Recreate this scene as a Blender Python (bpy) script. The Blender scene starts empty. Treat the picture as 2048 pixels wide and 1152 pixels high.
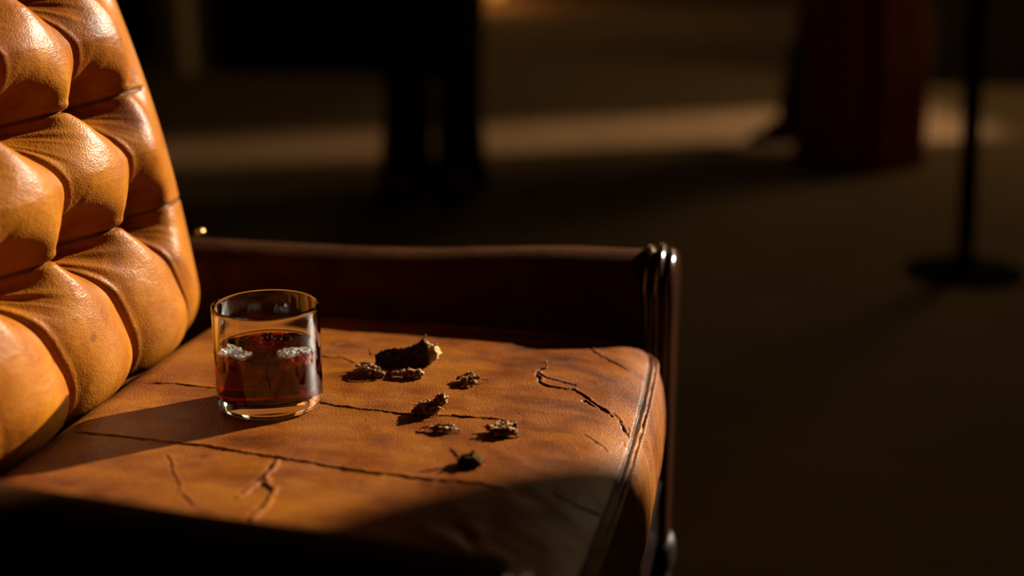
import bpy, bmesh, math, random
import numpy as np
from mathutils import Vector, Matrix

random.seed(7)
SC = bpy.context.scene
COL = SC.collection
PI = math.pi

# ------------------------------------------------------------------ noise
def _hash(i, j, k, seed):
    h = (i * 374761393 + j * 668265263 + k * 2147483647 + seed * 1274126177) & 0xFFFFFFFF
    h = ((h ^ (h >> 13)) * 1274126177) & 0xFFFFFFFF
    h = ((h ^ (h >> 16)) * 2246822519) & 0xFFFFFFFF
    return ((h ^ (h >> 15)) & 0xFFFFFF) / float(0xFFFFFF)

def vnoise(p, seed=0):
    p = np.asarray(p, dtype=np.float64)
    i = np.floor(p).astype(np.int64)
    f = p - i
    f = f * f * f * (f * (f * 6 - 15) + 10)
    out = 0
    for a in (0, 1):
        for b in (0, 1):
            for c in (0, 1):
                w = (f[..., 0] if a else 1 - f[..., 0]) * (f[..., 1] if b else 1 - f[..., 1]) * (f[..., 2] if c else 1 - f[..., 2])
                out = out + w * _hash(i[..., 0] + a, i[..., 1] + b, i[..., 2] + c, seed)
    return out * 2 - 1

def fbm(p, octaves=4, seed=0):
    p = np.asarray(p, dtype=np.float64)
    s, a, t = 0, 1.0, 0
    for o in range(octaves):
        s = s + a * vnoise(p * (2.03 ** o) + o * 17.3, seed + o)
        t += a
        a *= 0.5
    return s / t

def ss(a, b, x):
    t = np.clip((x - a) / (b - a), 0, 1)
    return t * t * (3 - 2 * t)

# ------------------------------------------------------------------ mesh helpers
def link(name, me, mat=None, parent=None, smooth=True):
    me.name = name
    o = bpy.data.objects.new(name, me)
    COL.objects.link(o)
    if mat is not None:
        me.materials.clear()
        me.materials.append(mat)
    if smooth and len(me.polygons):
        me.polygons.foreach_set('use_smooth', np.ones(len(me.polygons), dtype=bool))
    if parent is not None:
        o.parent = parent
    return o

def raw_mesh(verts, faces):
    me = bpy.data.meshes.new('m')
    me.from_pydata([tuple(v) for v in verts], [], [tuple(f) for f in faces])
    me.update()
    return me

def quad_mesh(V, F):
    V = np.asarray(V, dtype=np.float32)
    F = np.asarray(F, dtype=np.int32)
    me = bpy.data.meshes.new('m')
    me.vertices.add(len(V))
    me.vertices.foreach_set('co', V.ravel())
    me.loops.add(F.size)
    me.loops.foreach_set('vertex_index', F.ravel())
    me.polygons.add(len(F))
    me.polygons.foreach_set('loop_start', np.arange(0, F.size, 4, dtype=np.int32))
    me.update(calc_edges=True)
    me.validate()
    return me

def grid_faces(n, m, cu=False, cv=False, flip=False):
    nu, nv = (n if cu else n - 1), (m if cv else m - 1)
    a, b = np.meshgrid(np.arange(nu), np.arange(nv), indexing='ij')
    a2, b2 = (a + 1) % n, (b + 1) % m
    F = np.stack([a * m + b, a2 * m + b, a2 * m + b2, a * m + b2], -1).reshape(-1, 4)
    return F[:, ::-1] if flip else F

def grid_normals(P):
    du = np.gradient(P, axis=0)
    dv = np.gradient(P, axis=1)
    n = np.cross(du, dv)
    return n / np.maximum(np.linalg.norm(n, axis=-1, keepdims=True), 1e-12)

def grid_obj(name, P, mat, parent=None, flip=False, cu=False, cv=False, attr=None):
    n, m = P.shape[:2]
    me = quad_mesh(P.reshape(-1, 3), grid_faces(n, m, cu, cv, flip))
    if attr is not None:
        a = me.attributes.new('wear', 'FLOAT', 'POINT')
        a.data.foreach_set('value', np.asarray(attr, dtype=np.float32).ravel())
    return link(name, me, mat, parent)

def bm_obj(name, bm, mat, parent=None, smooth=True):
    me = bpy.data.meshes.new(name)
    bmesh.ops.recalc_face_normals(bm, faces=bm.faces)
    bm.to_mesh(me)
    bm.free()
    return link(name, me, mat, parent, smooth)

def add_box(bm, lo, hi, bev=0.0, seg=2):
    r = bmesh.ops.create_cube(bm, size=1.0)
    c = [(lo[i] + hi[i]) / 2 for i in range(3)]
    s = [hi[i] - lo[i] for i in range(3)]
    for v in r['verts']:
        v.co = Vector((v.co.x * s[0] + c[0], v.co.y * s[1] + c[1], v.co.z * s[2] + c[2]))
    if bev:
        ed = {e for v in r['verts'] for e in v.link_edges}
        bmesh.ops.bevel(bm, geom=list(ed), offset=bev, segments=seg, affect='EDGES', profile=0.5)

def add_tube(bm, pts, radii, seg=12, caps=True):
    pts = [Vector(p) for p in pts]
    rings = []
    for i, p in enumerate(pts):
        d = (pts[min(i + 1, len(pts) - 1)] - pts[max(i - 1, 0)]).normalized()
        a = d.cross(Vector((0, 0, 1)))
        if a.length < 1e-3:
            a = d.cross(Vector((1, 0, 0)))
        a.normalize()
        b = d.cross(a)
        r = radii[i] if hasattr(radii, '__len__') else radii
        rings.append([bm.verts.new(p + (a * math.cos(2 * PI * k / seg) + b * math.sin(2 * PI * k / seg)) * r) for k in range(seg)])
    for q in range(len(rings) - 1):
        for k in range(seg):
            bm.faces.new((rings[q][k], rings[q][(k + 1) % seg], rings[q + 1][(k + 1) % seg], rings[q + 1][k]))
    if caps:
        bm.faces.new(rings[0][::-1])
        bm.faces.new(rings[-1])

def lathe_bm(bm, prof, seg=64, c=(0, 0, 0)):
    rings = []
    for r, z in prof:
        if r < 1e-6:
            rings.append([bm.verts.new((c[0], c[1], c[2] + z))])
        else:
            rings.append([bm.verts.new((c[0] + r * math.cos(2 * PI * k / seg), c[1] + r * math.sin(2 * PI * k / seg), c[2] + z)) for k in range(seg)])
    for a, b in zip(rings[:-1], rings[1:]):
        for k in range(seg):
            k2 = (k + 1) % seg
            if len(a) == 1 and len(b) == 1:
                continue
            if len(a) == 1:
                bm.faces.new((a[0], b[k], b[k2]))
            elif len(b) == 1:
                bm.faces.new((a[k], b[0], a[k2]))
            else:
                bm.faces.new((a[k], b[k], b[k2], a[k2]))

def thing(name, label, cat, loc=(0, 0, 0), rz=0.0, group=None):
    o = bpy.data.objects.new(name, None)
    o.empty_display_size = 0.05
    COL.objects.link(o)
    o.location = loc
    o.rotation_euler = (0, 0, rz)
    tag(o, label, cat, group)
    return o

def tag(o, label, cat, group=None):
    o['label'] = label
    o['category'] = cat
    if group:
        o['group'] = group
    return o

def structure(o):
    o['kind'] = 'structure'
    return o

def applied(me, mods):
    """evaluate a modifier stack on a mesh and return the resulting mesh"""
    o = bpy.data.objects.new('tmp', me)
    COL.objects.link(o)
    for typ, kw in mods:
        m = o.modifiers.new('m', typ)
        for k, v in kw.items():
            setattr(m, k, v)
    dg = bpy.context.evaluated_depsgraph_get()
    dg.update()
    out = bpy.data.meshes.new_from_object(o.evaluated_get(dg))
    bpy.data.objects.remove(o)
    return out

def mesh_arrays(me):
    V = np.empty(len(me.vertices) * 3, dtype=np.float32)
    me.vertices.foreach_get('co', V)
    N = np.empty(len(me.vertices) * 3, dtype=np.float32)
    me.vertex_normals.foreach_get('vector', N)
    return V.reshape(-1, 3).astype(float), N.reshape(-1, 3).astype(float)

def set_co(me, V):
    me.vertices.foreach_set('co', np.asarray(V, dtype=np.float32).ravel())
    me.update()

# ------------------------------------------------------------------ materials
class NT:
    def __init__(self, name):
        self.m = bpy.data.materials.new(name)
        self.m.use_nodes = True
        self.t = self.m.node_tree
        self.t.nodes.clear()
        self.out = self.t.nodes.new('ShaderNodeOutputMaterial')
    def n(self, typ, **kw):
        nd = self.t.nodes.new(typ)
        for k, v in kw.items():
            if k in nd.inputs:
                nd.inputs[k].default_value = v
            else:
                setattr(nd, k, v)
        return nd
    def l(self, a, b):
        self.t.links.new(a, b)
    def ramp(self, fac, stops):
        r = self.n('ShaderNodeValToRGB')
        e = r.color_ramp.elements
        while len(e) < len(stops):
            e.new(0.5)
        for k, (p, c) in enumerate(stops):
            e[k].position = p
            e[k].color = (c[0], c[1], c[2], 1) if hasattr(c, '__len__') else (c, c, c, 1)
        self.l(fac, r.inputs[0])
        return r.outputs[0]
    def mix(self, fac, a, b, blend='MIX'):
        m = self.n('ShaderNodeMix', data_type='RGBA', blend_type=blend)
        for s, v in ((m.inputs[0], fac), (m.inputs[6], a), (m.inputs[7], b)):
            if hasattr(v, 'is_linked') or hasattr(v, 'links'):
                self.l(v, s)
            elif hasattr(v, '__len__'):
                s.default_value = (v[0], v[1], v[2], 1)
            else:
                s.default_value = v
        return m.outputs[2]
    def math(self, op, a, b=0.0):
        m = self.n('ShaderNodeMath', operation=op)
        for s, v in zip(m.inputs, (a, b)):
            if hasattr(v, 'links'):
                self.l(v, s)
            else:
                s.default_value = v
        return m.outputs[0]
    def coords(self, scale=(1, 1, 1), rot=(0, 0, 0)):
        tc = self.n('ShaderNodeTexCoord')
        mp = self.n('ShaderNodeMapping')
        mp.inputs['Scale'].default_value = scale
        mp.inputs['Rotation'].default_value = rot
        self.l(tc.outputs['Object'], mp.inputs[0])
        return mp.outputs[0]
    def noise(self, vec, scale, detail=4, rough=0.55, dist=0.0):
        n = self.n('ShaderNodeTexNoise')
        n.inputs['Scale'].default_value = scale
        n.inputs['Detail'].default_value = detail
        n.inputs['Roughness'].default_value = rough
        n.inputs['Distortion'].default_value = dist
        self.l(vec, n.inputs['Vector'])
        return n.outputs['Fac']
    def bump(self, h, strength, dist, prev=None):
        b = self.n('ShaderNodeBump')
        b.inputs['Strength'].default_value = strength
        b.inputs['Distance'].default_value = dist
        self.l(h, b.inputs['Height'])
        if prev is not None:
            self.l(prev, b.inputs['Normal'])
        return b.outputs[0]
    def bsdf(self, **kw):
        p = self.n('ShaderNodeBsdfPrincipled')
        for k, v in kw.items():
            s = p.inputs[k]
            if hasattr(v, 'links'):
                self.l(v, s)
            elif hasattr(v, '__len__') and len(v) == 3 and s.type == 'RGBA':
                s.default_value = (v[0], v[1], v[2], 1)
            else:
                s.default_value = v
        self.l(p.outputs[0], self.out.inputs[0])
        return p

def leather(name, light, mid, dark, rough=(0.34, 0.55), wear=True, grain=0.35, spec=0.5):
    t = NT(name)
    co = t.coords()
    big = t.noise(co, 7.0, 5, 0.6, 0.6)
    st = t.noise(t.coords((1.0, 2.3, 1.3), (0, 0, 0.5)), 17.0, 5, 0.62, 0.4)
    f = t.math('ADD', t.math('MULTIPLY', big, 0.6), t.math('MULTIPLY', st, 0.4))
    c = t.ramp(f, [(0.36, dark), (0.47, mid), (0.60, light)])
    fine = t.noise(co, 160.0, 3, 0.6)
    c = t.mix(t.math('MULTIPLY', t.math('SUBTRACT', 0.62, fine), 0.55), c, dark)
    spots = t.ramp(t.noise(co, 46.0, 2, 0.5), [(0.24, 1.0), (0.31, 0.0)])
    c = t.mix(t.math('MULTIPLY', spots, 0.55), c, dark)
    if wear:
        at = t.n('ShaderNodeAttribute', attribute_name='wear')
        c = t.mix(at.outputs['Fac'], c, (0.012, 0.005, 0.002))  # dirt in the seat cracks, plus shade painted along the seams
    rg = t.n('ShaderNodeMapRange')
    rg.inputs['To Min'].default_value = rough[0]
    rg.inputs['To Max'].default_value = rough[1]
    rg.inputs['From Min'].default_value = 0.3
    rg.inputs['From Max'].default_value = 0.7
    t.l(t.noise(co, 24.0, 4, 0.6), rg.inputs['Value'])
    v = t.n('ShaderNodeTexVoronoi', feature='SMOOTH_F1')
    v.inputs['Scale'].default_value = 620.0
    v.inputs['Smoothness'].default_value = 0.35
    t.l(co, v.inputs['Vector'])
    b1 = t.bump(v.outputs['Distance'], grain, 0.0009)
    b2 = t.bump(t.noise(co, 210.0, 4, 0.6), 0.15, 0.0012, b1)
    t.bsdf(**{'Base Color': c, 'Roughness': rg.outputs[0], 'Normal': b2, 'Specular IOR Level': spec})
    return t.m

M = {}
M['leather'] = leather('cognac_leather', (0.196, 0.063, 0.0043), (0.122, 0.031, 0.0026), (0.042, 0.0095, 0.0013), spec=0.20, grain=0.42)
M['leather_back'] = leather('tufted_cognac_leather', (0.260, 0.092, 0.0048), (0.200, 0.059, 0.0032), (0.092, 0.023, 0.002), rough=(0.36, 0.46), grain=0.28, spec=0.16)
M['leather_arm'] = leather('dark_brown_leather', (0.046, 0.016, 0.003), (0.033, 0.0105, 0.0023), (0.016, 0.005, 0.0013), rough=(0.7, 0.85), wear=False, spec=0.03)

def wood(name, c1, c2, rough=0.16, coat=0.6):
    t = NT(name)
    n = t.noise(t.coords((1, 1, 0.12)), 60.0, 5, 0.6, 1.2)
    c = t.ramp(n, [(0.3, c1), (0.7, c2)])
    t.bsdf(**{'Base Color': c, 'Roughness': rough, 'Coat Weight': coat, 'Specular IOR Level': 0.5 if coat > 0.3 else 0.12, 'Coat Roughness': 0.08,
              'Normal': t.bump(n, 0.12, 0.0006)})
    return t.m
M['wood_dull'] = wood('waxed_mahogany', (0.003, 0.0012, 0.0008), (0.006, 0.0025, 0.0015), 0.26, 0.04)
M['wood_leg'] = wood('dark_stained_wood', (0.003, 0.0012, 0.0008), (0.006, 0.0025, 0.0015), 0.55, 0.0)
M['wood'] = wood('polished_mahogany', (0.012, 0.004, 0.002), (0.030, 0.010, 0.005))

def plain(name, col, rough=0.6, metal=0.0, nscale=40.0, var=0.3, bump=0.1, bd=0.002, **kw):
    t = NT(name)
    n = t.noise(t.coords(), nscale, 4, 0.6)
    d = tuple(x * (1 - var) for x in col)
    c = t.ramp(n, [(0.3, d), (0.7, col)])
    t.bsdf(**{'Base Color': c, 'Roughness': rough, 'Metallic': metal, 'Normal': t.bump(n, bump, bd), **kw})
    return t.m
M['brass'] = plain('aged_brass', (0.45, 0.30, 0.12), 0.3, 1.0)
M['black_metal'] = plain('black_painted_metal', (0.0015, 0.0015, 0.0015), 0.9, **{'Specular IOR Level': 0.05})
M['wall'] = plain('dark_painted_wall', (0.016, 0.010, 0.006), 0.85, nscale=8)
M['wall_pale'] = plain('olive_painted_pillar', (0.50, 0.36, 0.17), 0.8, nscale=8)
M['ceiling'] = plain('dark_ceiling', (0.06, 0.045, 0.03), 0.9, nscale=6)
M['cloth_black'] = plain('black_wool', (0.010, 0.006, 0.004), 0.9, nscale=300, bump=0.3)
M['cloth_brown'] = plain('dark_brown_wool', (0.022, 0.010, 0.007), 0.9, nscale=300, bump=0.3)
M['cloth_red'] = plain('dark_red_velvet', (0.38, 0.062, 0.009), 0.75, nscale=200, bump=0.3)
M['skin'] = plain('skin', (0.35, 0.19, 0.12), 0.55, nscale=120, var=0.12)
M['hair'] = plain('dark_hair', (0.02, 0.012, 0.008), 0.5, nscale=200)
M['shoe'] = plain('black_shoe_leather', (0.008, 0.006, 0.005), 0.45)

def carpet():
    t = NT('beige_brown_carpet')
    co = t.coords()
    n = t.noise(co, 3.0, 4, 0.6)
    f = t.noise(co, 260.0, 2, 0.6)
    c = t.ramp(n, [(0.3, (0.155, 0.100, 0.050)), (0.7, (0.20, 0.130, 0.066))])
    c = t.mix(t.math('MULTIPLY', f, 0.35), c, (0.08, 0.052, 0.026))
    t.bsdf(**{'Base Color': c, 'Roughness': 0.95, 'Specular IOR Level': 0.1, 'Normal': t.bump(f, 0.5, 0.004)})
    return t.m
M['floor'] = carpet()

def bark_mat(name='dried_bark', k=1.0):
    t = NT(name)
    n = t.noise(t.coords((1, 1, 1)), 330.0, 5, 0.65, 0.8)
    c = t.ramp(n, [(0.34, (0.030 * k, 0.012 * k, 0.005 * k)), (0.47, (0.14 * k, 0.062 * k, 0.026 * k)), (0.60, (0.44 * k, 0.265 * k, 0.135 * k))])
    at = t.n('ShaderNodeAttribute', attribute_name='wear')
    c = t.mix(at.outputs['Fac'], c, (0.60, 0.40, 0.20))  # pale mix paints sunlight onto the large piece's end
    t.bsdf(**{'Base Color': c, 'Roughness': 0.95, 'Specular IOR Level': 0.04, 'Normal': t.bump(n, 0.6, 0.0008)})
    return t.m
M['bark'] = bark_mat()
M['bark_dark'] = bark_mat('dark_dried_bark', 0.2)  # darker copy; carries the large piece's shaded side in its colour

def glass_mat():
    t = NT('clear_glass')
    n = t.noise(t.coords((1, 1, 0.35)), 130.0, 2, 0.5)
    t.bsdf(**{'Base Color': (0.985, 1.0, 0.975), 'Roughness': 0.0, 'IOR': 1.5, 'Transmission Weight': 1.0})
    return t.m
M['glass'] = glass_mat()

def whiskey_mat():
    t = NT('amber_whiskey')
    n = t.noise(t.coords(), 90.0, 3, 0.5)
    p = t.bsdf(**{'Base Color': (1, 1, 1), 'Roughness': 0.0, 'IOR': 1.36, 'Transmission Weight': 1.0})
    va = t.n('ShaderNodeVolumeAbsorption')
    va.inputs['Color'].default_value = (0.87, 0.26, 0.03, 1)
    va.inputs['Density'].default_value = 300.0
    t.l(va.outputs[0], t.out.inputs['Volume'])
    return t.m
M['whiskey'] = whiskey_mat()

def ice_mat():
    t = NT('frosted_ice')
    co = t.coords()
    n = t.noise(co, 320.0, 4, 0.7)
    fac = t.ramp(n, [(0.40, 0.0), (0.56, 1.0)])
    g = t.n('ShaderNodeBsdfPrincipled')
    g.inputs['Base Color'].default_value = (1, 0.97, 0.93, 1)
    g.inputs['Transmission Weight'].default_value = 1.0
    g.inputs['Roughness'].default_value = 0.12
    g.inputs['IOR'].default_value = 1.31
    d = t.n('ShaderNodeBsdfPrincipled')
    d.inputs['Base Color'].default_value = (0.93, 0.90, 0.87, 1)
    d.inputs['Roughness'].default_value = 0.35
    bp = t.bump(t.noise(co, 420.0, 3, 0.6), 0.7, 0.0012)
    t.l(bp, g.inputs['Normal'])
    t.l(bp, d.inputs['Normal'])
    mx = t.n('ShaderNodeMixShader')
    t.l(fac, mx.inputs[0])
    t.l(g.outputs[0], mx.inputs[1])
    t.l(d.outputs[0], mx.inputs[2])
    t.l(mx.outputs[0], t.out.inputs[0])
    return t.m
M['ice'] = ice_mat()

M['ice_clear'] = plain('clear_wet_ice', (1.0, 0.98, 0.95), 0.02, nscale=160, var=0.02, bump=0.4, bd=0.002, **{'Transmission Weight': 1.0, 'IOR': 1.31})

def glow_mat():
    t = NT('amber_lamp_glass')
    e = t.n('ShaderNodeEmission')
    e.inputs[0].default_value = (1.0, 0.42, 0.08, 1)
    e.inputs[1].default_value = 0.6
    t.l(e.outputs[0], t.out.inputs[0])
    return t.m
M['glow'] = glow_mat()

# ================================================================== SETTING
WX = 2.6          # inner face of the right wall
CEIL = 3.1
bm = bmesh.new(); add_box(bm, (-6.0, -3.0, -0.1), (WX + 0.2, 13.0, 0.0))
floor = structure(bm_obj('floor', bm, M['floor'], smooth=False))
bm = bmesh.new(); add_box(bm, (-6.0, -3.0, CEIL), (WX + 0.2, 13.0, CEIL + 0.1))
structure(bm_obj('ceiling', bm, M['ceiling'], smooth=False))
bm = bmesh.new(); add_box(bm, (-6.0, 12.8, 0), (WX + 0.2, 13.0, CEIL))
structure(bm_obj('wall_back', bm, M['wall'], smooth=False))
bm = bmesh.new(); add_box(bm, (-6.2, -3.0, 0), (-6.0, 13.0, CEIL))
structure(bm_obj('wall_left', bm, M['wall'], smooth=False))
bm = bmesh.new(); add_box(bm, (-6.0, -3.2, 0), (WX + 0.2, -3.0, CEIL))
structure(bm_obj('wall_front', bm, M['wall'], smooth=False))
# dark partitions at the rear and the pale pillar at the left one's end
bm = bmesh.new(); add_box(bm, (-2.47, 5.42, 0), (-1.20, 5.56, CEIL))
structure(bm_obj('wall_rear_left', bm, M['wall'], smooth=False))
bm = bmesh.new(); add_box(bm, (-6.0, 5.9, 0), (-2.75, 6.04, CEIL))
structure(bm_obj('wall_far_left', bm, M['wall'], smooth=False))
bm = bmesh.new(); add_box(bm, (-2.665, 5.26, 0), (-2.53, 5.42, CEIL), 0.01)
structure(bm_obj('pillar', bm, M['wall_pale'], smooth=False))
bm = bmesh.new(); add_box(bm, (1.06, 5.62, 0), (WX, 5.74, CEIL))
structure(bm_obj('wall_rear_right', bm, M['wall'], smooth=False))

# right wall, out of view; both openings are shaped to cut the light beams
def wall_with_holes(name, x0, x1, pieces, mat):
    bm = bmesh.new()
    for poly in pieces:
        a = [bm.verts.new((x0, y, z)) for y, z in poly]
        b = [bm.verts.new((x1, y, z)) for y, z in poly]
        bm.faces.new(a); bm.faces.new(b[::-1])
        n = len(poly)
        for k in range(n):
            bm.faces.new((a[k], b[k], b[(k + 1) % n], a[(k + 1) % n]))
    return structure(bm_obj(name, bm, mat, smooth=False))
J = 2.13
wall_with_holes('wall_right', WX, WX + 0.06, [
    [(-3, 0), (J, 0), (J, CEIL), (-3, CEIL)],
    [(J, 0), (3.35, 0), (3.35, 1.60), (2.35, 1.60), (J, 1.90)],
    [(J, 2.92), (3.35, 2.92), (3.35, CEIL), (J, CEIL)],
    [(3.35, 0), (4.88, 0), (4.88, CEIL), (3.35, CEIL)],
    [(4.88, 0), (5.90, 0), (5.90, 0.43), (4.88, 0.43)],
    [(4.88, 0.43), (5.02, 0.43), (5.245, 0.76), (4.88, 0.76)],
    [(5.20, 0.43), (5.90, 0.43), (5.90, 0.467), (5.61, 0.467)],
    [(5.61, 0.467), (5.90, 0.467), (5.90, 0.76), (5.315, 0.76)],
    [(4.88, 0.76), (5.90, 0.76), (5.90, CEIL), (4.88, CEIL)],
    [(5.90, 0), (13, 0), (13, CEIL), (5.90, CEIL)]], M['wall'])

# ================================================================== ARMCHAIR
chair = thing('armchair', 'old cognac leather armchair with deep button-tufted back, worn seat and dark wooden arm fronts', 'armchair')
YC = -0.015

def seat_z(x, y):
    r = np.abs((y - YC) / 0.295)
    z = 0.450 - 0.010 * np.minimum(r, 1.15) ** 4 - 0.013 * np.clip((x - 0.17) / 0.12, 0, 1.2) ** 2.2
    z = z - 0.0055 * np.clip((x - seam_x(y) + 0.034) / 0.034, 0, 1.2) ** 2 - 0.040 * np.clip((-0.123 - x) / 0.05, 0, 1) ** 2
    return z

def seam_x(y):
    return 0.2943 - 0.12 * (y - 0.01) ** 2 - 0.9 * np.clip(y - 0.2, 0, 1) ** 2

LINES = [
 # (half width, depth, darkening, raised lip, points)
 (0.0011, 0.0016, .75, .0004, [(-.1256,.0234),(-.1014,.0296),(-.0558,.0253),(-.0051,.0176),(.0424,.0087),(.0744,.0039),(.1172,-.0007),(.1485,.0046),(.1849,.0048),(.2022,.0010)]),
 (0.0012, 0.0018, .75, .0005, [(-.1343,-.0884),(-.0826,-.088),(-.0195,-.093),(.0143,-.0976),(.0476,-.1031),(.1047,-.1142),(.1617,-.12),(.2012,-.119),(.2235,-.1236)]),
 (0.0011, 0.0012, .55, .0003, [(-.0237,.1331),(.0032,.124),(.0172,.124),(.0356,.1136)]),
 (0.0012, 0.0016, .65, .0005, [(.0556,.2534),(.0986,.2426),(.1394,.2365),(.1796,.229),(.2046,.2229),(.2242,.2182),(.2361,.2006),(.2521,.1852),(.2735,.1654)]),
 (0.0010, 0.0022, .92, .0007, [(.199,.1333),(.1958,.1267),(.1987,.1113),(.2051,.0953),(.2138,.0898),(.2265,.0904),(.2328,.0936),(.2396,.0885),(.2477,.0796),(.255,.0698),(.2645,.0609),(.2734,.0557),(.279,.0442),(.2854,.0317),(.2907,.021)]),
 (0.0010, 0.0020, .92, .0006, [(.2442,.0752),(.2513,.0664),(.2603,.0615),(.2676,.0562),(.2732,.0511)]),
 (0.0009, 0.0016, .75, .0006, [(.1976,.1218),(.2057,.1112),(.2173,.1067),(.2284,.1053),(.2355,.1039)]),
 (0.0009, 0.0017, .9, .0006, [(.2696,.0598),(.2759,.0553),(.2825,.0424),(.2859,.0407),(.287,.0286)]),
 (0.0008, 0.0014, .75, .0003, [(.2552,.0004),(.2638,-.0045),(.2722,-.0091),(.2785,-.0186)]),
 (0.0007, 0.0012, .7, .0003, [(.285,.0124),(.2889,.0031),(.2915,-.0014)]),
 (0.0011, 0.0007, .45, .0003, [(-.0389,-.1113),(-.028,-.1275),(-.0179,-.1432),(-.0083,-.1558),(.0014,-.1726),(.012,-.1838),(.0208,-.1897)]),
 (0.0016, 0.0009, .3, .0010, [(.0443,-.1047),(.0462,-.1242),(.0461,-.1364),(.0461,-.1475),(.0422,-.1606),(.0383,-.1732)]),
 (0.0016, 0.0009, .3, .0010, [(.0461,-.1364),(.0504,-.1491),(.0609,-.1569),(.0633,-.1722),(.0622,-.1876),(.0595,-.2026)]),
 (0.0004, 0.0006, .45, .0001, [(.1991,.0242),(.2057,.0176),(.2051,.0043)]),
 (0.0009, 0.0010, .6, .0003, [(.2495,-.1117),(.2687,-.1213),(.2857,-.1183)]),
]

def seg_field(X, Y, pts, wob, seed):
    """distance to a wobbling polyline and position along it (0..1)"""
    wx = fbm(np.stack([X * 120, Y * 120, X * 0 + seed], -1), 3, seed) * wob
    wy = fbm(np.stack([X * 120, Y * 120, X * 0 + seed + 9.1], -1), 3, seed + 5) * wob
    Xw, Yw = X + wx, Y + wy
    best = np.full(X.shape, 9.0)
    al = np.zeros(X.shape)
    side = np.zeros(X.shape)
    n = len(pts) - 1
    for k in range(n):
        (ax, ay), (bx, by) = pts[k], pts[k + 1]
        dx, dy = bx - ax, by - ay
        L2 = dx * dx + dy * dy
        t = np.clip(((Xw - ax) * dx + (Yw - ay) * dy) / L2, 0, 1)
        px, py = Xw - ax - t * dx, Yw - ay - t * dy
        d = np.hypot(px, py)
        m = d < best
        best = np.where(m, d, best)
        al = np.where(m, (k + t) / n, al)
        side = np.where(m, np.sign(dx * py - dy * px), side)
    return best, al, side

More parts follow.
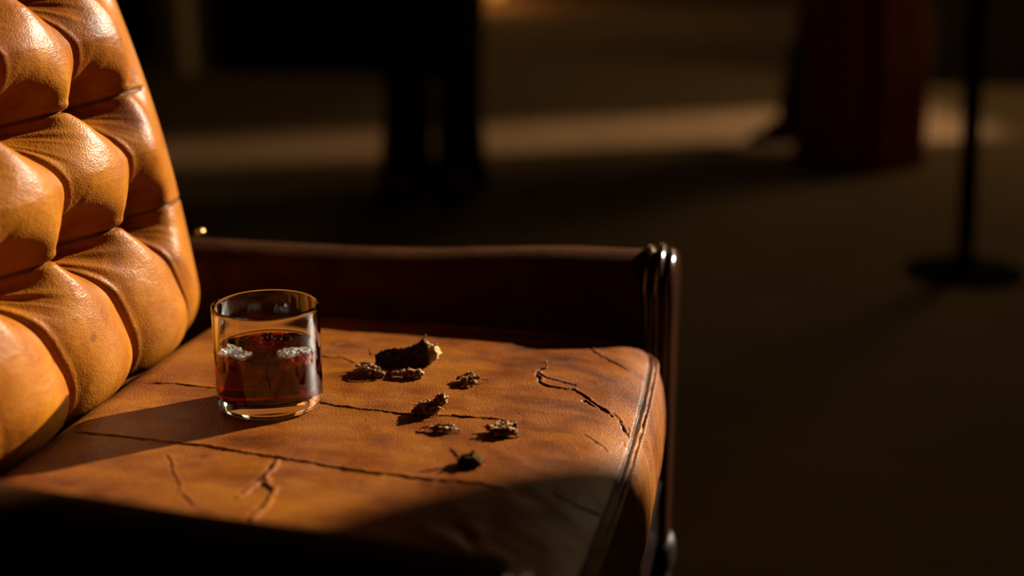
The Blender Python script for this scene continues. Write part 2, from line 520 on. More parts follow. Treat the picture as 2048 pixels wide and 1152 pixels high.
def build_seat():
    ys = np.linspace(-0.305, 0.272, 660)
    # profile along s: flat top from the back, then over the seam down the front face and under
    nt, nf = 595, 150
    t = np.linspace(0, 1, nt)
    ft = np.linspace(0, 1, nf + 1)[1:]
    Y = np.tile(ys, (nt + nf, 1))
    X = np.empty_like(Y)
    Z = np.empty_like(Y)
    sx = seam_x(ys)
    for i in range(nt):
        X[i] = -0.215 + (sx + 0.215) * t[i]
        Z[i] = seat_z(X[i], ys)
    z1 = Z[nt - 1]
    # front face control points relative to the seam: (dx, z)
    cx = np.array([0.0, 0.0045, 0.0095, 0.0120, 0.0120, 0.0095, 0.0055, -0.001, -0.012])
    cz = np.array([0.0, -0.008, -0.024, -0.044, -0.066, -0.088, -0.106, -0.119, -0.126])
    u = np.linspace(0, 1, len(cx))
    for i in range(nf):
        fx = np.interp(ft[i], u, cx)
        fz = np.interp(ft[i], u, cz)
        X[nt + i] = sx + fx
        Z[nt + i] = z1 + fz
    # smooth the linear interpolation of the front
    for _ in range(12):
        X[nt:-1] = 0.5 * X[nt:-1] + 0.25 * (X[nt - 1:-2] + X[nt + 1:])
        Z[nt:-1] = 0.5 * Z[nt:-1] + 0.25 * (Z[nt - 1:-2] + Z[nt + 1:])
    # roll the far and near sides down
    for sgn, y0 in ((1, 0.250), (-1, -0.283)):
        e = np.clip((Y - y0) * sgn / 0.022, 0, 1)
        Z -= np.where(np.arange(nt + nf)[:, None] < nt, 1, 0.0) * 0.020 * (1 - np.sqrt(np.clip(1 - e * e, 0, 1)))
    # far front corner of the front face rounds back
    e = np.clip((Y - 0.225) / 0.047, 0, 1)
    fr = ss(nt - 30, nt + 20, np.arange(nt + nf, dtype=float))[:, None]
    X -= fr * 0.016 * e ** 2.4
    P = np.stack([X, Y, Z], -1)
    # soft undulation of the stuffing
    top = 1 - ss(nt - 8, nt + 8, np.arange(nt + nf, dtype=float))[:, None]
    und = fbm(np.stack([X * 9, Y * 9, X * 0 + 3.3], -1), 3, 11) * 0.0022 * top
    wr = fbm(np.stack([X * 55, Y * 30, Z * 55], -1), 3, 21) * 0.00022
    puck = fbm(np.stack([X * 0 + 2.0, Y * 70, Z * 14], -1), 3, 33) * 0.0016 * (1 - top)
    # long lengthwise folds near the near front corner
    fold = np.exp(-(((X - 0.22) / 0.08) ** 2 + ((Y + 0.19) / 0.06) ** 2))
    und = und + fold * 0.0015 * (0.5 + fbm(np.stack([X * 30, Y * 30, X * 0 + 3], -1), 2, 9)) * np.sin((X * 0.55 + Y * 1.0) * 190 + 7 * fbm(np.stack([X * 16, Y * 16, X * 0], -1), 3, 8)) * top
    disp = und + wr + puck
    wear = np.zeros_like(X)
    tmask = np.arange(nt + nf)[:, None] < nt + 4
    for k, (w, dep, dk, lip, pts) in enumerate(LINES):
        pa = np.array(pts)
        lo, hi = pa.min(0) - 0.02, pa.max(0) + 0.02
        ii = np.where((X[:, 330] > lo[0]) & (X[:, 330] < hi[0] + 0.004) & tmask[:, 0])[0]
        jj = np.where((ys > lo[1]) & (ys < hi[1]))[0]
        if not len(ii) or not len(jj):
            continue
        sl = np.ix_(ii, jj)
        xs_, ys_ = X[sl], Y[sl]
        d, al, side = seg_field(xs_, ys_, pts, 0.0022, 40 + k)
        end = ss(0, 0.06, al) * (1 - ss(0.93, 1.0, al))
        vary = 0.65 + 0.55 * fbm(np.stack([xs_ * 160, ys_ * 160, xs_ * 0 + k], -1), 2, 70 + k)
        ww = w * (0.7 + 0.5 * vary)
        g = np.exp(-(d / ww) ** 2) * end
        ridge = np.exp(-((d - 2.1 * ww) / (1.3 * ww)) ** 2) * (side > 0) * end
        disp[sl] += -dep * g * np.clip(vary, 0.25, 1.3) + lip * 1.3 * ridge
        wear[sl] = np.maximum(wear[sl], dk * np.exp(-(d / (0.8 * ww)) ** 2) * end * np.clip(vary, 0.35, 1))
    # seam groove just behind the front welt
    dseam = (np.arange(nt + nf)[:, None] - (nt - 4)) * (0.51 / nt)
    g = np.exp(-(dseam / 0.0016) ** 2) * (0.85 + 0.3 * fbm(np.stack([X * 0, Y * 60, X * 0], -1), 2, 90))
    disp -= 0.0034 * g
    wear = np.maximum(wear, 0.97 * np.exp(-(dseam / 0.0018) ** 2))  # groove line darkened in the colour too, deepening its shade
    N = grid_normals(P)
    if N[300, 300, 2] < 0:
        N = -N
    P = P + N * disp[..., None]
    # hem closing strips down the sides, back and bottom
    rim_lo = P.copy()
    seat = grid_obj('seat_cushion', P, M['leather'], chair, attr=wear)
    return seat
seat = build_seat()

# underside box of the cushion and deck
bm = bmesh.new(); add_box(bm, (-0.21, -0.30, 0.318), (0.268, 0.265, 0.40), 0.02, 3)
bm_obj('seat_deck', bm, M['leather_arm'], chair)

# welt cord along the front seam
def tube_obj(name, pts, r, mat, parent, seg=10):
    bm = bmesh.new(); add_tube(bm, pts, r, seg)
    return bm_obj(name, bm, mat, parent)
wy = np.linspace(-0.295, 0.262, 90)
wp = [(float(seam_x(y) + 0.0030 - 0.012 * max(0, (y - 0.225) / 0.047) ** 2.4), float(y), float(seat_z(seam_x(y), y) - 0.0030 + 0.0005 * math.sin(y * 90))) for y in wy]
tube_obj('welt', wp, 0.0017, M['leather'], seat)

# ---- tufted backrest
LEAN = math.radians(14)
BN = np.array([math.cos(LEAN), 0, math.sin(LEAN)])       # outward normal
BU = np.array([-math.sin(LEAN), 0, math.cos(LEAN)])      # up along the back
P0 = np.array([-0.176, 0, 0.4345])
SU, SV = 0.108, 0.105
ROW0 = 0.130
def col_u(v):
    return 0.010 - 0.28 * (v - ROW0)

def build_back():
    H = 0.060
    u0, u1, v0, v1, R = -0.225, 0.196, 0.046, 0.50, 0.042
    # unwrapped coordinates with quarter-round edges
    def edge_axis(a, b, ra, rb, n, tail_a, tail_b):
        la, lb = ra * PI / 2, rb * PI / 2
        s = np.linspace(-la - tail_a, (b - a) + lb + tail_b, n)
        pos = np.clip(s, 0, b - a) + a
        off = np.zeros_like(s)
        for sgn, r, L, tail, q in ((-1, ra, la, tail_a, -s), (1, rb, lb, tail_b, s - (b - a))):
            th = np.clip(q / r, 0, PI / 2)
            pos = pos + sgn * r * np.sin(th) * (q > 0)
            off = off - r * (1 - np.cos(th)) * (q > 0) - np.clip(q - L, 0, None)
        return pos, off, s
    us, ou, su = edge_axis(u0, u1, R, R, 620, 0.05, 0.06)
    vs, ov, sv = edge_axis(v0, v1, 0.052, 0.05, 640, 0.02, 0.05)
    U, V = np.meshgrid(us, vs, indexing='ij')
    OFF = ou[:, None] + ov[None, :]
    b = (V - ROW0) / SV
    # wander the lattice a little so that no two tufts are alike
    U_ = U + 0.006 * fbm(np.stack([U * 11, V * 11, U * 0], -1), 2, 5)
    V_ = V + 0.004 * fbm(np.stack([U * 11, V * 11, U * 0 + 4], -1), 2, 6)
    b = (V_ - ROW0) / SV
    bow = 0.010 * np.where(b > 0, np.sin(PI * (b - np.floor(b))), np.sin(PI * np.clip(-b, 0, 0.5)))
    a = (U_ - col_u(V_) - bow) / SU
    fa, fb = a - np.floor(a), b - np.floor(b)
    du = (a - np.round(a)) * SU
    dv = (b - np.round(b)) * SV
    rowi = np.clip(np.round(b), 0, 3)
    dv = V_ - ROW0 - SV * rowi
    real_row = np.abs(dv) < 9
    # buttons: every lattice node of rows 0..3
    db = np.hypot(du, np.where(real_row, dv, 9.0))
    pillow_a = np.sin(PI * np.clip(fa, 0, 1)) ** 0.40
    pb = np.sin(PI * np.clip(fb, 0, 1)) ** 0.40
    pb = np.where(b < 0, np.sin(PI * np.clip((fb - 1) * 0.5 + 1, 0, 1)) ** 0.40, pb)     # open lower row
    pb = np.where(b < -1, 1.0, pb)
    pillow_b = pb
    pillow = 0.42 + 0.58 * pillow_a * (0.60 + 0.40 * pillow_b)
    pit = 1 - np.exp(-(np.hypot(du * 1.0, np.where(real_row, dv * 1.15, 9.0)) / 0.032) ** 2.0)
    h = H * pillow * (0.02 + 0.98 * pit)
    # rows: soft valley plus thin crease
    row_v = np.where(real_row, np.abs(dv), 9.0)
    h -= 0.0065 * np.exp(-(row_v / 0.014) ** 2) * (1 - 0.5 * pillow_a)
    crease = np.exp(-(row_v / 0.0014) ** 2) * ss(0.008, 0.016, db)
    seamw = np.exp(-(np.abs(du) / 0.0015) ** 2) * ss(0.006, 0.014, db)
    h -= 0.0042 * crease + 0.0060 * seamw + 0.012 * np.exp(-(db / 0.012) ** 2) + 0.046 * np.exp(-(((du - 0.019) / 0.0185) ** 2 + ((dv - 0.005) / 0.0125) ** 2) ** 1.3)
    # a soft overlap lip: leather folds over itself beside each seam
    h += 0.0022 * np.exp(-((du - 0.0048) / 0.0032) ** 2) * ss(0.010, 0.03, db)
    h += 0.0016 * np.exp(-((np.where(real_row, dv, 9.0) - 0.0045) / 0.003) ** 2) * ss(0.010, 0.03, db)
    # gathered wrinkles radiating from the buttons
    ang = np.arctan2(np.where(real_row, dv, 9.0), du)
    nid = np.round(a) * 7.1 + rowi * 3.7
    wr = vnoise(np.stack([np.cos(ang) * 4.2, np.sin(ang) * 4.2, nid], -1), 77)
    wr2 = vnoise(np.stack([np.cos(ang) * 9.5, np.sin(ang) * 9.5, nid + db * 12], -1), 78)
    h += (0.0022 * wr + 0.0010 * wr2) * np.exp(-((db - 0.022) / 0.017) ** 2)
    h += 0.0010 * fbm(np.stack([U * 20, V * 26, U * 0], -1), 4, 14)
    h += 0.00018 * (1 - np.abs(fbm(np.stack([U * 60, V * 90, U * 0 + 7], -1), 3, 15)) * 4).clip(0, 1)
    # flatten the tufting on the turned-over edges
    eu = np.clip(np.maximum((su - (u1 - u0)) / (R * 1.2), (-su) / (R * 1.2)), 0, 1)[:, None]
    ev = np.clip(np.maximum((sv - (v1 - v0)) / 0.06, 0), 0, 1)[None, :]
    k = 1 - ss(0.25, 1.0, np.maximum(eu, ev) + 0 * U)
    creases = -(0.0030 * crease) * (1 - k) * (1 - ev)
    k2 = k * (1 - ss(0.130, 0.190, U))
    h = h * k2 + (k - k2) * 0.040 * (1 - 0.35 * ss(0.17, 0.24, U)) + (1 - k) * 0.019 * (1 - np.maximum(eu, ev)) - 0.003 * crease * (1 - k2) * ss(0.1, 0.2, U) * (1 - ev)
    Pn = P0 + U[..., None] * np.array([0, 1.0, 0]) + V[..., None] * BU
    # edge roll turns the offset direction: blend of normal and the side directions
    OFF = OFF + 0.013 * np.sin(PI * np.clip(V / 0.40, 0, 1)) ** 1.2
    P = Pn + (OFF + h)[..., None] * BN
    wear = np.clip(0.8 * crease * (1 - ev) + 0.9 * seamw * k2, 0, 0.9)  # seam and row lines painted dark to stand in for their shade
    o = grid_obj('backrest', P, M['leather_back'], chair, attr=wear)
    # buttons at the bottom of the pits
    for r in range(4):
        v = ROW0 + SV * r
        for c in range(-3, 3):
            u = col_u(v) + SU * c
            if not (-0.235 < u < 0.20):
                continue
            q = P0 + np.array([0, u, 0]) + BU * v + BN * (-0.0185 + 0.013 * math.sin(PI * v / 0.40) ** 1.2 if v < 0.4 else 0.0)
            bm = bmesh.new()
            bmesh.ops.create_uvsphere(bm, u_segments=20, v_segments=12, radius=1.0)
            for vt in bm.verts:
                w = np.array([0, 1.0, 0]) * vt.co.x * 0.0060 + BU * vt.co.y * 0.0060 + BN * vt.co.z * 0.0030
                vt.co = Vector(w + q)
            bm_obj('button', bm, M['leather_back'], o)
    return o
back = build_back()

# upholstered shell behind the tufting
bm = bmesh.new()
add_box(bm, (-0.085, -0.262, -0.14), (-0.030, 0.232, 0.525), 0.018, 3)
for v in bm.verts:
    w = P0 + BN * v.co.x + np.array([0, 1.0, 0]) * v.co.y + BU * v.co.z
    v.co = Vector(w)
bm_obj('back_frame', bm, M['leather_arm'], chair)

# ---- arms
def arm_section(y_in, sgn, n=26):
    """outline (y,z) of the rolled arm, from the inner foot over the top to the outer foot"""
    pts = [(y_in, 0.36), (y_in - 0.001 * sgn, 0.43), (y_in - 0.002 * sgn, 0.470)]
    cy, cz, r = y_in + 0.036 * sgn, 0.476, 0.038
    for k in range(n + 1):
        a = PI - PI * k / n
        pts.append((cy + sgn * r * 1.04 * math.cos(a), cz + 0.042 * math.sin(a)))
    pts += [(cy + sgn * 0.036, 0.43), (cy + sgn * 0.034, 0.30), (cy + sgn * 0.034, 0.24)]
    return pts

def build_arm(y_in, sgn, x_front, slope=lambda x: 0.0):
    sec = arm_section(y_in, sgn)
    xs = list(np.linspace(-0.215, x_front - 0.012, 60)) + [x_front - 0.008, x_front - 0.004, x_front - 0.001, x_front]
    cyc, czc = y_in + 0.036 * sgn, 0.44
    P = np.zeros((len(xs), len(sec), 3))
    for i, x in enumerate(xs):
        sh = 1.0 - 0.10 * max(0, (x - (x_front - 0.009)) / 0.009) ** 2
        lift = 0.004 * ss(0.02, 0.26, np.array(x)) + 0.000 + slope(x)
        for j, (y, z) in enumerate(sec):
            yy = cyc + (y - cyc) * sh
            zz = czc + (z - czc) * sh
            zz += float(lift) * float(ss(0.40, 0.50, np.array(z)))
            P[i, j] = (x, yy, zz)
    n = fbm(np.stack([P[..., 0] * 14, P[..., 1] * 14, P[..., 2] * 14], -1), 3, 55) * 0.0010
    P[..., 2] += n
    return grid_obj('arm', P, M['leather_arm'], chair, flip=(sgn > 0))

def build_facing(y_in, sgn, x0, dz=0.0):
    """moulded show-wood front of an arm, running down into the leg"""
    cy = y_in + 0.036 * sgn
    def outline(grow):
        pts = []
        r = 0.0405 + grow
        for k in range(41):
            a = -0.30 + (PI + 0.60) * k / 40
            pts.append((cy + r * math.cos(a), 0.478 + r * 1.02 * math.sin(a)))
        low = []
        w = 0.0255 + grow
        for z in np.linspace(0.44, 0.20, 14):
            t = (0.44 - z) / 0.24
            low.append((w * (1.32 - 0.55 * ss(0, 0.45, np.array(t)) + 0.18 * math.sin(t * PI)), z))
        pts = pts + [(cy - q, z) for q, z in low] + [(cy + q, z) for q, z in low[::-1]]
        return pts
    prof = [(0.000, -0.004), (0.0, 0.000), (0.005, 0.000), (0.0065, -0.004), (0.0085, -0.004), (0.0100, 0.0005), (0.0125, 0.0025), (0.0150, 0.0025), (0.0172, 0.0005),
            (0.0178, -0.0065), (0.0192, -0.0065), (0.0202, -0.003), (0.022, -0.0012), (0.0245, -0.0018), (0.027, -0.0045), (0.0292, -0.009), (0.0305, -0.015), (0.031, -0.024)]
    rings = [[(x0 + dx, y, z + (dz if z > 0.43 else 0)) for y, z in outline(g)] for dx, g in prof]
    P = np.array(rings)
    bm = bmesh.new()
    V = [[bm.verts.new(p) for p in r] for r in rings]
    n = len(V[0])
    for a, b in zip(V[:-1], V[1:]):
        for k in range(n):
            bm.faces.new((a[k], b[k], b[(k + 1) % n], a[(k + 1) % n]))
    bm.faces.new(V[0]); bm.faces.new(V[-1][::-1])
    return bm_obj('arm_front', bm, M['wood'], chair)

def build_leg(cx, cy, top, front=True):
    bm = bmesh.new()
    if front:
        prof = [(0.0, 0.0), (0.013, 0.0), (0.015, 0.004), (0.016, 0.03), (0.020, 0.05), (0.016, 0.06), (0.018, 0.10), (0.0225, top - 0.06), (0.018, top - 0.045), (0.0235, top - 0.03), (0.0235, top - 0.012), (0.020, top), (0, top)]
        lathe_bm(bm, prof, 32, (cx, cy, 0))
        return bm_obj('leg', bm, M['wood_leg'], chair)
    add_tube(bm, [(cx - 0.06, cy, 0), (cx - 0.03, cy, 0.12), (cx, cy, top)], [0.015, 0.018, 0.022], 16)
    return bm_obj('leg', bm, M['wood_leg'], chair)

build_arm(0.272, 1, 0.274, lambda x: -0.007 - 0.009 * (1 - float(ss(-0.03, 0.22, np.array(x)))))
build_arm(-0.290, -1, 0.262, lambda x: 0.0015 - 0.0215 * float(np.clip((x + 0.05) / 0.30, 0, 1)))
build_facing(0.272, 1, 0.272)
build_facing(-0.290, -1, 0.259, -0.027)
build_leg(0.285, 0.308, 0.215)
build_leg(0.268, -0.326, 0.215)
build_leg(-0.19, 0.29, 0.32, False)
build_leg(-0.19, -0.32, 0.32, False)
# rails under the seat
bm = bmesh.new()
add_box(bm, (0.262, -0.318, 0.215), (0.292, 0.284, 0.318), 0.004)
add_tube(bm, [(0.2935, -0.316, 0.300), (0.2935, 0.240, 0.300)], 0.0045, 12)
bm_obj('front_rail', bm, M['wood_dull'], chair)
for y0, y1 in ((0.290, 0.316), (-0.338, -0.312)):
    bm = bmesh.new(); add_box(bm, (-0.20, y0, 0.23), (0.268, y1, 0.33), 0.004)
    bm_obj('side_rail', bm, M['wood'], chair)
bm = bmesh.new(); add_box(bm, (-0.215, -0.33, 0.23), (-0.18, 0.30, 0.33), 0.004)
bm_obj('back_rail', bm, M['wood'], chair)
# brass upholstery stud where the far arm meets the back
bm = bmesh.new(); bmesh.ops.create_uvsphere(bm, u_segments=16, v_segments=10, radius=0.0055)
for v in bm.verts:
    v.co = Vector((v.co.x - 0.186, v.co.y + 0.288, v.co.z * 0.8 + 0.5155))
s_ = bm_obj('stud', bm, M['brass'], chair); s_['label'] = 'small dull brass stud at the rear of the far arm'

# ================================================================== GLASS, WHISKEY, ICE
GZ = float(seat_z(np.array(0.0), np.array(0.0))) + 0.0012
bm = bmesh.new()
ro, ri = 0.0425, 0.0403
prof = [(0, 0.0012), (0.030, 0.0010), (0.0365, 0.0), (0.0395, 0.0006), (0.0417, 0.0026), (0.0425, 0.0060)]
for z in np.linspace(0.010, 0.0825, 20):
    prof.append((ro, z))
prof += [(0.0424, 0.0836), (0.0419, 0.0842), (0.0413, 0.0843), (0.0407, 0.0839), (0.0404, 0.0830)]
for z in np.linspace(0.080, 0.0145, 18):
    prof.append((ri, z))
prof += [(0.0398, 0.0122), (0.0380, 0.0106), (0.034, 0.0100), (0.020, 0.0098), (0, 0.0097)]
lathe_bm(bm, prof, 160)
glass = tag(bm_obj('whiskey_glass', bm, M['glass']), 'clear thick-based tumbler standing on the worn leather seat', 'glass')
glass.location = (0, 0, GZ)
# liquid
bm = bmesh.new()
LV = 0.0485
rl = ri + 0.00012
prof = [(0, 0.00955), (0.020, 0.00965), (0.034, 0.00985), (0.0381, 0.01045), (0.03995, 0.0121), (rl, 0.0144)]
for z in np.linspace(0.018, LV, 12):
    prof.append((rl, z))
prof += [(0.0401, LV + 0.0012), (0.0396, LV + 0.0003), (0.0388, LV - 0.0002)]
for r in np.linspace(0.038, 0.0, 48):
    prof.append((float(r), LV - 0.0004))
lathe_bm(bm, prof, 160)
for v in bm.verts:
    if v.co.z > LV - 0.001 and math.hypot(v.co.x, v.co.y) < 0.0385:
        x, y = v.co.x, v.co.y
        v.co.z += 0.0007 * float(fbm(np.array([x * 190, y * 190, 0.3]), 3, 61))
whis = tag(bm_obj('whiskey', bm, M['whiskey']), 'dark amber whiskey filling the lower half of the tumbler', 'drink')
whis.location = (0, 0, GZ)

def ice_chunk(name, c, size, rot, seed, label, mat='ice'):
    bm = bmesh.new()
    add_box(bm, tuple(-s / 2 for s in size), tuple(s / 2 for s in size), min(size) * 0.18, 3)
    bmesh.ops.subdivide_edges(bm, edges=bm.edges, cuts=3, use_grid_fill=True)
    me = bpy.data.meshes.new('ice'); bm.to_mesh(me); bm.free()
    me = applied(me, [('REMESH', dict(mode='VOXEL', voxel_size=0.0007))])
    V, N = mesh_arrays(me)
    d = fbm(V * 120 + seed, 3, seed) * 0.0045 - np.abs(fbm(V * 330 + seed, 3, seed + 3)) * 0.0040
    set_co(me, V + N * d[:, None])
    o = link(name, me, M[mat])
    o.location = c; o.rotation_euler = rot
    return tag(o, label, 'ice')
ice_chunk('ice_chunk', (-0.0190, -0.0195, GZ + 0.0448), (0.027, 0.014, 0.013), (0.18, 0.05, -0.35), 3, 'frosty ice chunk floating at the left rim of the whiskey')
ice_chunk('ice_chunk', (0.0262, -0.0125, GZ + 0.0452), (0.026, 0.013, 0.013), (0.15, -0.05, 0.80), 8, 'frosty ice chunk floating at the right rim of the whiskey')
ice_chunk('ice_chunk', (-0.001, 0.0150, GZ + 0.0400), (0.026, 0.020, 0.020), (0.4, 0.2, 0.3), 15, 'dark wet ice lump poking up at the back of the whiskey', 'ice_clear')
ice_chunk('ice_chunk', (0.0105, -0.0100, GZ + 0.0240), (0.018, 0.018, 0.020), (0.6, 0.5, 0.9), 22, 'sunken ice lump in the middle of the whiskey', 'ice_clear')

# ================================================================== BARK CRUMBS ON THE SEAT
def finish_bark(name, bm, loc, rz, label, seed, amp=0.0011, fibre=(60, 420, 420), vox=0.00038, pale=None, mat='bark'):
    me = bpy.data.meshes.new('b'); bmesh.ops.recalc_face_normals(bm, faces=bm.faces); bm.to_mesh(me); bm.free()
    me = applied(me, [('REMESH', dict(mode='VOXEL', voxel_size=vox))])
    V, N = mesh_arrays(me)
    q = V * np.array(fibre) + seed * 3.1
    d = -np.abs(fbm(q, 3, seed)) * amp * 2.2 + fbm(V * 480 + seed, 3, seed + 4) * amp * 1.5 + fbm(V * 120 + seed, 2, seed + 7) * amp
    V = V + N * d[:, None]
    V[:, 2] -= np.percentile(V[:, 2], 1.0)
    set_co(me, V)
    a = me.attributes.new('wear', 'FLOAT', 'POINT')
    w = np.zeros(len(V)) if pale is None else np.clip(pale(V), 0, 1)
    a.data.foreach_set('value', w.astype(np.float32))
    o = link(name, me, M[mat])
    z = float(seat_z(np.array(loc[0]), np.array(loc[1])))
    o.location = (loc[0], loc[1], z + 0.0002)
    o.rotation_euler = (0, 0, rz)
    return tag(o, label, 'bark', 'dried bark crumbs on the seat')

def strip(bm, a, b, w, t, seed, bend=0.15):
    """one irregular fibre from a to b"""
    rnd = random.Random(seed)
    a, b = Vector(a), Vector(b)
    d = b - a
    L = d.length
    n = 7
    pts, rr = [], []
    off = Vector((rnd.uniform(-1, 1), rnd.uniform(-1, 1), rnd.uniform(0, 1))) * L * bend
    for k in range(n):
        f = k / (n - 1)
        pts.append(a + d * f + off * math.sin(PI * f) + Vector((rnd.uniform(-1, 1), rnd.uniform(-1, 1), rnd.uniform(-1, 1))) * w * 0.25)
        rr.append(w * (0.55 + 0.5 * math.sin(PI * min(1, f * 0.9 + 0.12))) * rnd.uniform(0.8, 1.15))
    add_tube(bm, pts, rr, 7)

def slab(bm, outline, y0, y1, skew=0.0):
    a = [bm.verts.new((x, y0, z)) for x, z in outline]
    b = [bm.verts.new((x + skew, y1, z * 0.85)) for x, z in outline]
    n = len(outline)
    bm.faces.new(a[::-1]); bm.faces.new(b)
    for k in range(n):
        bm.faces.new((a[k], a[(k + 1) % n], b[(k + 1) % n], b[k]))

def bundle(bm, n, L, W, Hh, w, seed, ang=0.5):
    rnd = random.Random(seed)
    for k in range(n):
        x, y = rnd.uniform(-L * .25, L * .25), rnd.uniform(-W / 2, W / 2)
        z = rnd.uniform(0.15, 1.0) * Hh * (1 - 0.5 * abs(x) / (L * .5))
        an = rnd.uniform(-ang, ang)
        l = rnd.uniform(0.35, 0.8) * L / 2
        dz = rnd.uniform(-0.25, 0.25) * l
        c, s = math.cos(an) * l, math.sin(an) * l
        strip(bm, (x - c, y - s, max(w, z - dz)), (x + c, y + s, max(w, z + dz)), w * rnd.uniform(0.7, 1.2), w, seed * 31 + k)

RT = 0.2     # turns a crumb's long side across the view
# the big curled piece: hollow shell, broken right end painted pale as if sunlit
bm = bmesh.new()
slab(bm, [(-.027, .0), (-.027, .011), (-.020, .0155), (-.012, .0165), (-.004, .0155), (.004, .018), (.011, .0225), (.0155, .0270), (.019, .0225), (.0245, .020), (.0275, .013), (.026, .006), (.020, .001), (.0, .0)], -.003, .004, .002)
slab(bm, [(-.024, .0), (-.022, .010), (-.006, .013), (.012, .017), (.022, .015), (.023, .004), (.018, .0)], .002, .016, .003)
slab(bm, [(.016, .004), (.017, .021), (.026, .018), (.029, .010), (.024, .003)], -.004, .010, .002)
strip(bm, (.0150, -.001, .022), (.0178, -.003, .0290), .0012, .001, 5)
strip(bm, (.024, -.003, .018), (.0285, -.005, .0215), .0014, .001, 6)
strip(bm, (-.029, .0, .008), (-.0315, .0, .0165), .0009, .001, 7)
strip(bm, (-.020, -.004, .0145), (.000, -.005, .0165), .0011, .001, 8)
strip(bm, (-.004, -.006, .004), (.004, -.009, .0065), .0018, .001, 9)
finish_bark('bark_piece', bm, (0.0815, 0.1115), RT, 'large curled bark piece, shaded side painted dark, sunlit broken right end painted pale', 2, 0.0012,
            pale=lambda V: ss(.0185, .0235, V[:, 0] + 0.12 * (V[:, 2] - .012)) * (0.5 + 0.5 * ss(-0.2, .3, fbm(V * 300, 2, 3))), mat='bark_dark')
bm = bmesh.new()
rnd = random.Random(4)
for k in range(13):
    y = -0.010 + 0.0014 * k
    strip(bm, (-.013 + rnd.uniform(-.003, .003), y + .004, .004 + rnd.uniform(0, .006)), (.010 + rnd.uniform(-.004, .005), y * 0.6 - .004, .003 + rnd.uniform(0, .004)), .0015, .001, 100 + k)
strip(bm, (.004, -.002, .010), (.013, -.007, .002), .0017, .001, 131)
finish_bark('bark_piece', bm, (0.0585, 0.0865), RT - 0.25, 'fibrous bark splinter bundle left of the large curled piece', 5, 0.0009)
bm = bmesh.new()
bundle(bm, 14, .029, .010, .0055, .0015, 12, 0.4)
slab(bm, [(.003, 0), (.005, .007), (.010, .0085), (.014, .004), (.012, 0)], -.004, .004)
finish_bark('bark_piece', bm, (0.0915, 0.0840), RT, 'low bark crumb just in front of the large curled piece', 6, 0.0009)
bm = bmesh.new()
bundle(bm, 20, .024, .013, .0075, .0014, 19, 0.7)
finish_bark('bark_piece', bm, (0.1465, 0.0805), RT - 0.35, 'crumbly bark bit lying alone right of the large curled piece', 7, 0.0009)
bm = bmesh.new()
slab(bm, [(-.0145, .0), (-.0135, .007), (-.006, .0115), (.001, .012), (.006, .0175), (.0095, .019), (.012, .0155), (.0135, .011), (.010, .008), (.006, .0)], -.004, .006, .001)
bundle(bm, 10, .022, .012, .009, .0013, 27, 0.6)
finish_bark('bark_piece', bm, (0.1325, 0.0050), RT, 'chunky cracked bark lump sitting on the long seat crease', 9, 0.0016, (240, 240, 240))
bm = bmesh.new()
bundle(bm, 15, .029, .006, .0036, .0012, 35, 0.25)
strip(bm, (-.012, -.001, .001), (-.017, -.003, .0006), .0007, .001, 36)
finish_bark('bark_piece', bm, (0.1490, -0.0285), RT + 0.12, 'thin flat bark sliver in front of the cracked lump', 10, 0.0008)
bm = bmesh.new()
bundle(bm, 26, .024, .016, .0085, .0014, 43, 0.5)
slab(bm, [(-.009, 0), (-.007, .007), (.004, .0105), (.011, .010), (.010, .002)], -.003, .006)
finish_bark('bark_piece', bm, (0.1985, -0.0235), RT + 0.35, 'reddish layered bark crumb at the right end of the crease', 12, 0.0013, (120, 420, 300))
bm = bmesh.new()
slab(bm, [(-.007, .0), (-.006, .006), (.000, .008), (.006, .0095), (.011, .006), (.0125, .002), (.009, 0)], -.006, .006, .001)
strip(bm, (-.004, .0, .005), (-.0115, .003, .0135), .0014, .001, 51, 0.03)
strip(bm, (-.003, -.002, .007), (.000, -.003, .0112), .0016, .001, 52)
strip(bm, (.004, .002, .008), (.008, .002, .0105), .0015, .001, 53)
finish_bark('bark_piece', bm, (0.1835, -0.0900), RT, 'dark bark nub with an upright prong nearest the near arm', 13, 0.0010, mat='bark_dark')
# curled flake of leather at the head of the long crack
bm = bmesh.new()
pts = [(0.0035 * math.cos(t) * (1 - .08 * t), 0.0035 * math.sin(t) * .5, 0.0032 + 0.0030 * math.sin(t)) for t in np.linspace(-2.2, 1.0, 14)]
add_tube(bm, pts, [0.0012] * 11 + [0.0014, 0.0016, 0.0014], 8)
finish_bark('curled_flake', bm, (0.2005, 0.1310), 0.3, 'tiny curled flake at the head of the long seat crack', 14, 0.0004)

# ================================================================== STAND
st = thing('pole_stand', 'slim black pole on a flat round base standing alone at the right', 'stand', (0.822, 2.225, 0))
bm = bmesh.new()
lathe_bm(bm, [(0, 0), (0.130, 0), (0.1345, 0.003), (0.1345, 0.009), (0.128, 0.014), (0.06, 0.020), (0.024, 0.026), (0.019, 0.045), (0, 0.045)], 64)
bm_obj('base', bm, M['black_metal'], st)
bm = bmesh.new()
lathe_bm(bm, [(0, 0.02), (0.021, 0.02), (0.021, 1.0), (0.025, 1.0), (0.025, 1.07), (0.012, 1.08), (0.012, 1.55), (0, 1.55)], 32)
bm_obj('pole', bm, M['black_metal'], st).rotation_euler = (0, -0.045, 0)
bm = bmesh.new(); add_tube(bm, [(0, 0, 1.55), (0.015, 0, 1.58), (0.05, 0, 1.60)], [0.012, 0.014, 0.016], 16)
bm_obj('head_clip', bm, M['black_metal'], st).rotation_euler = (0, -0.045, 0)

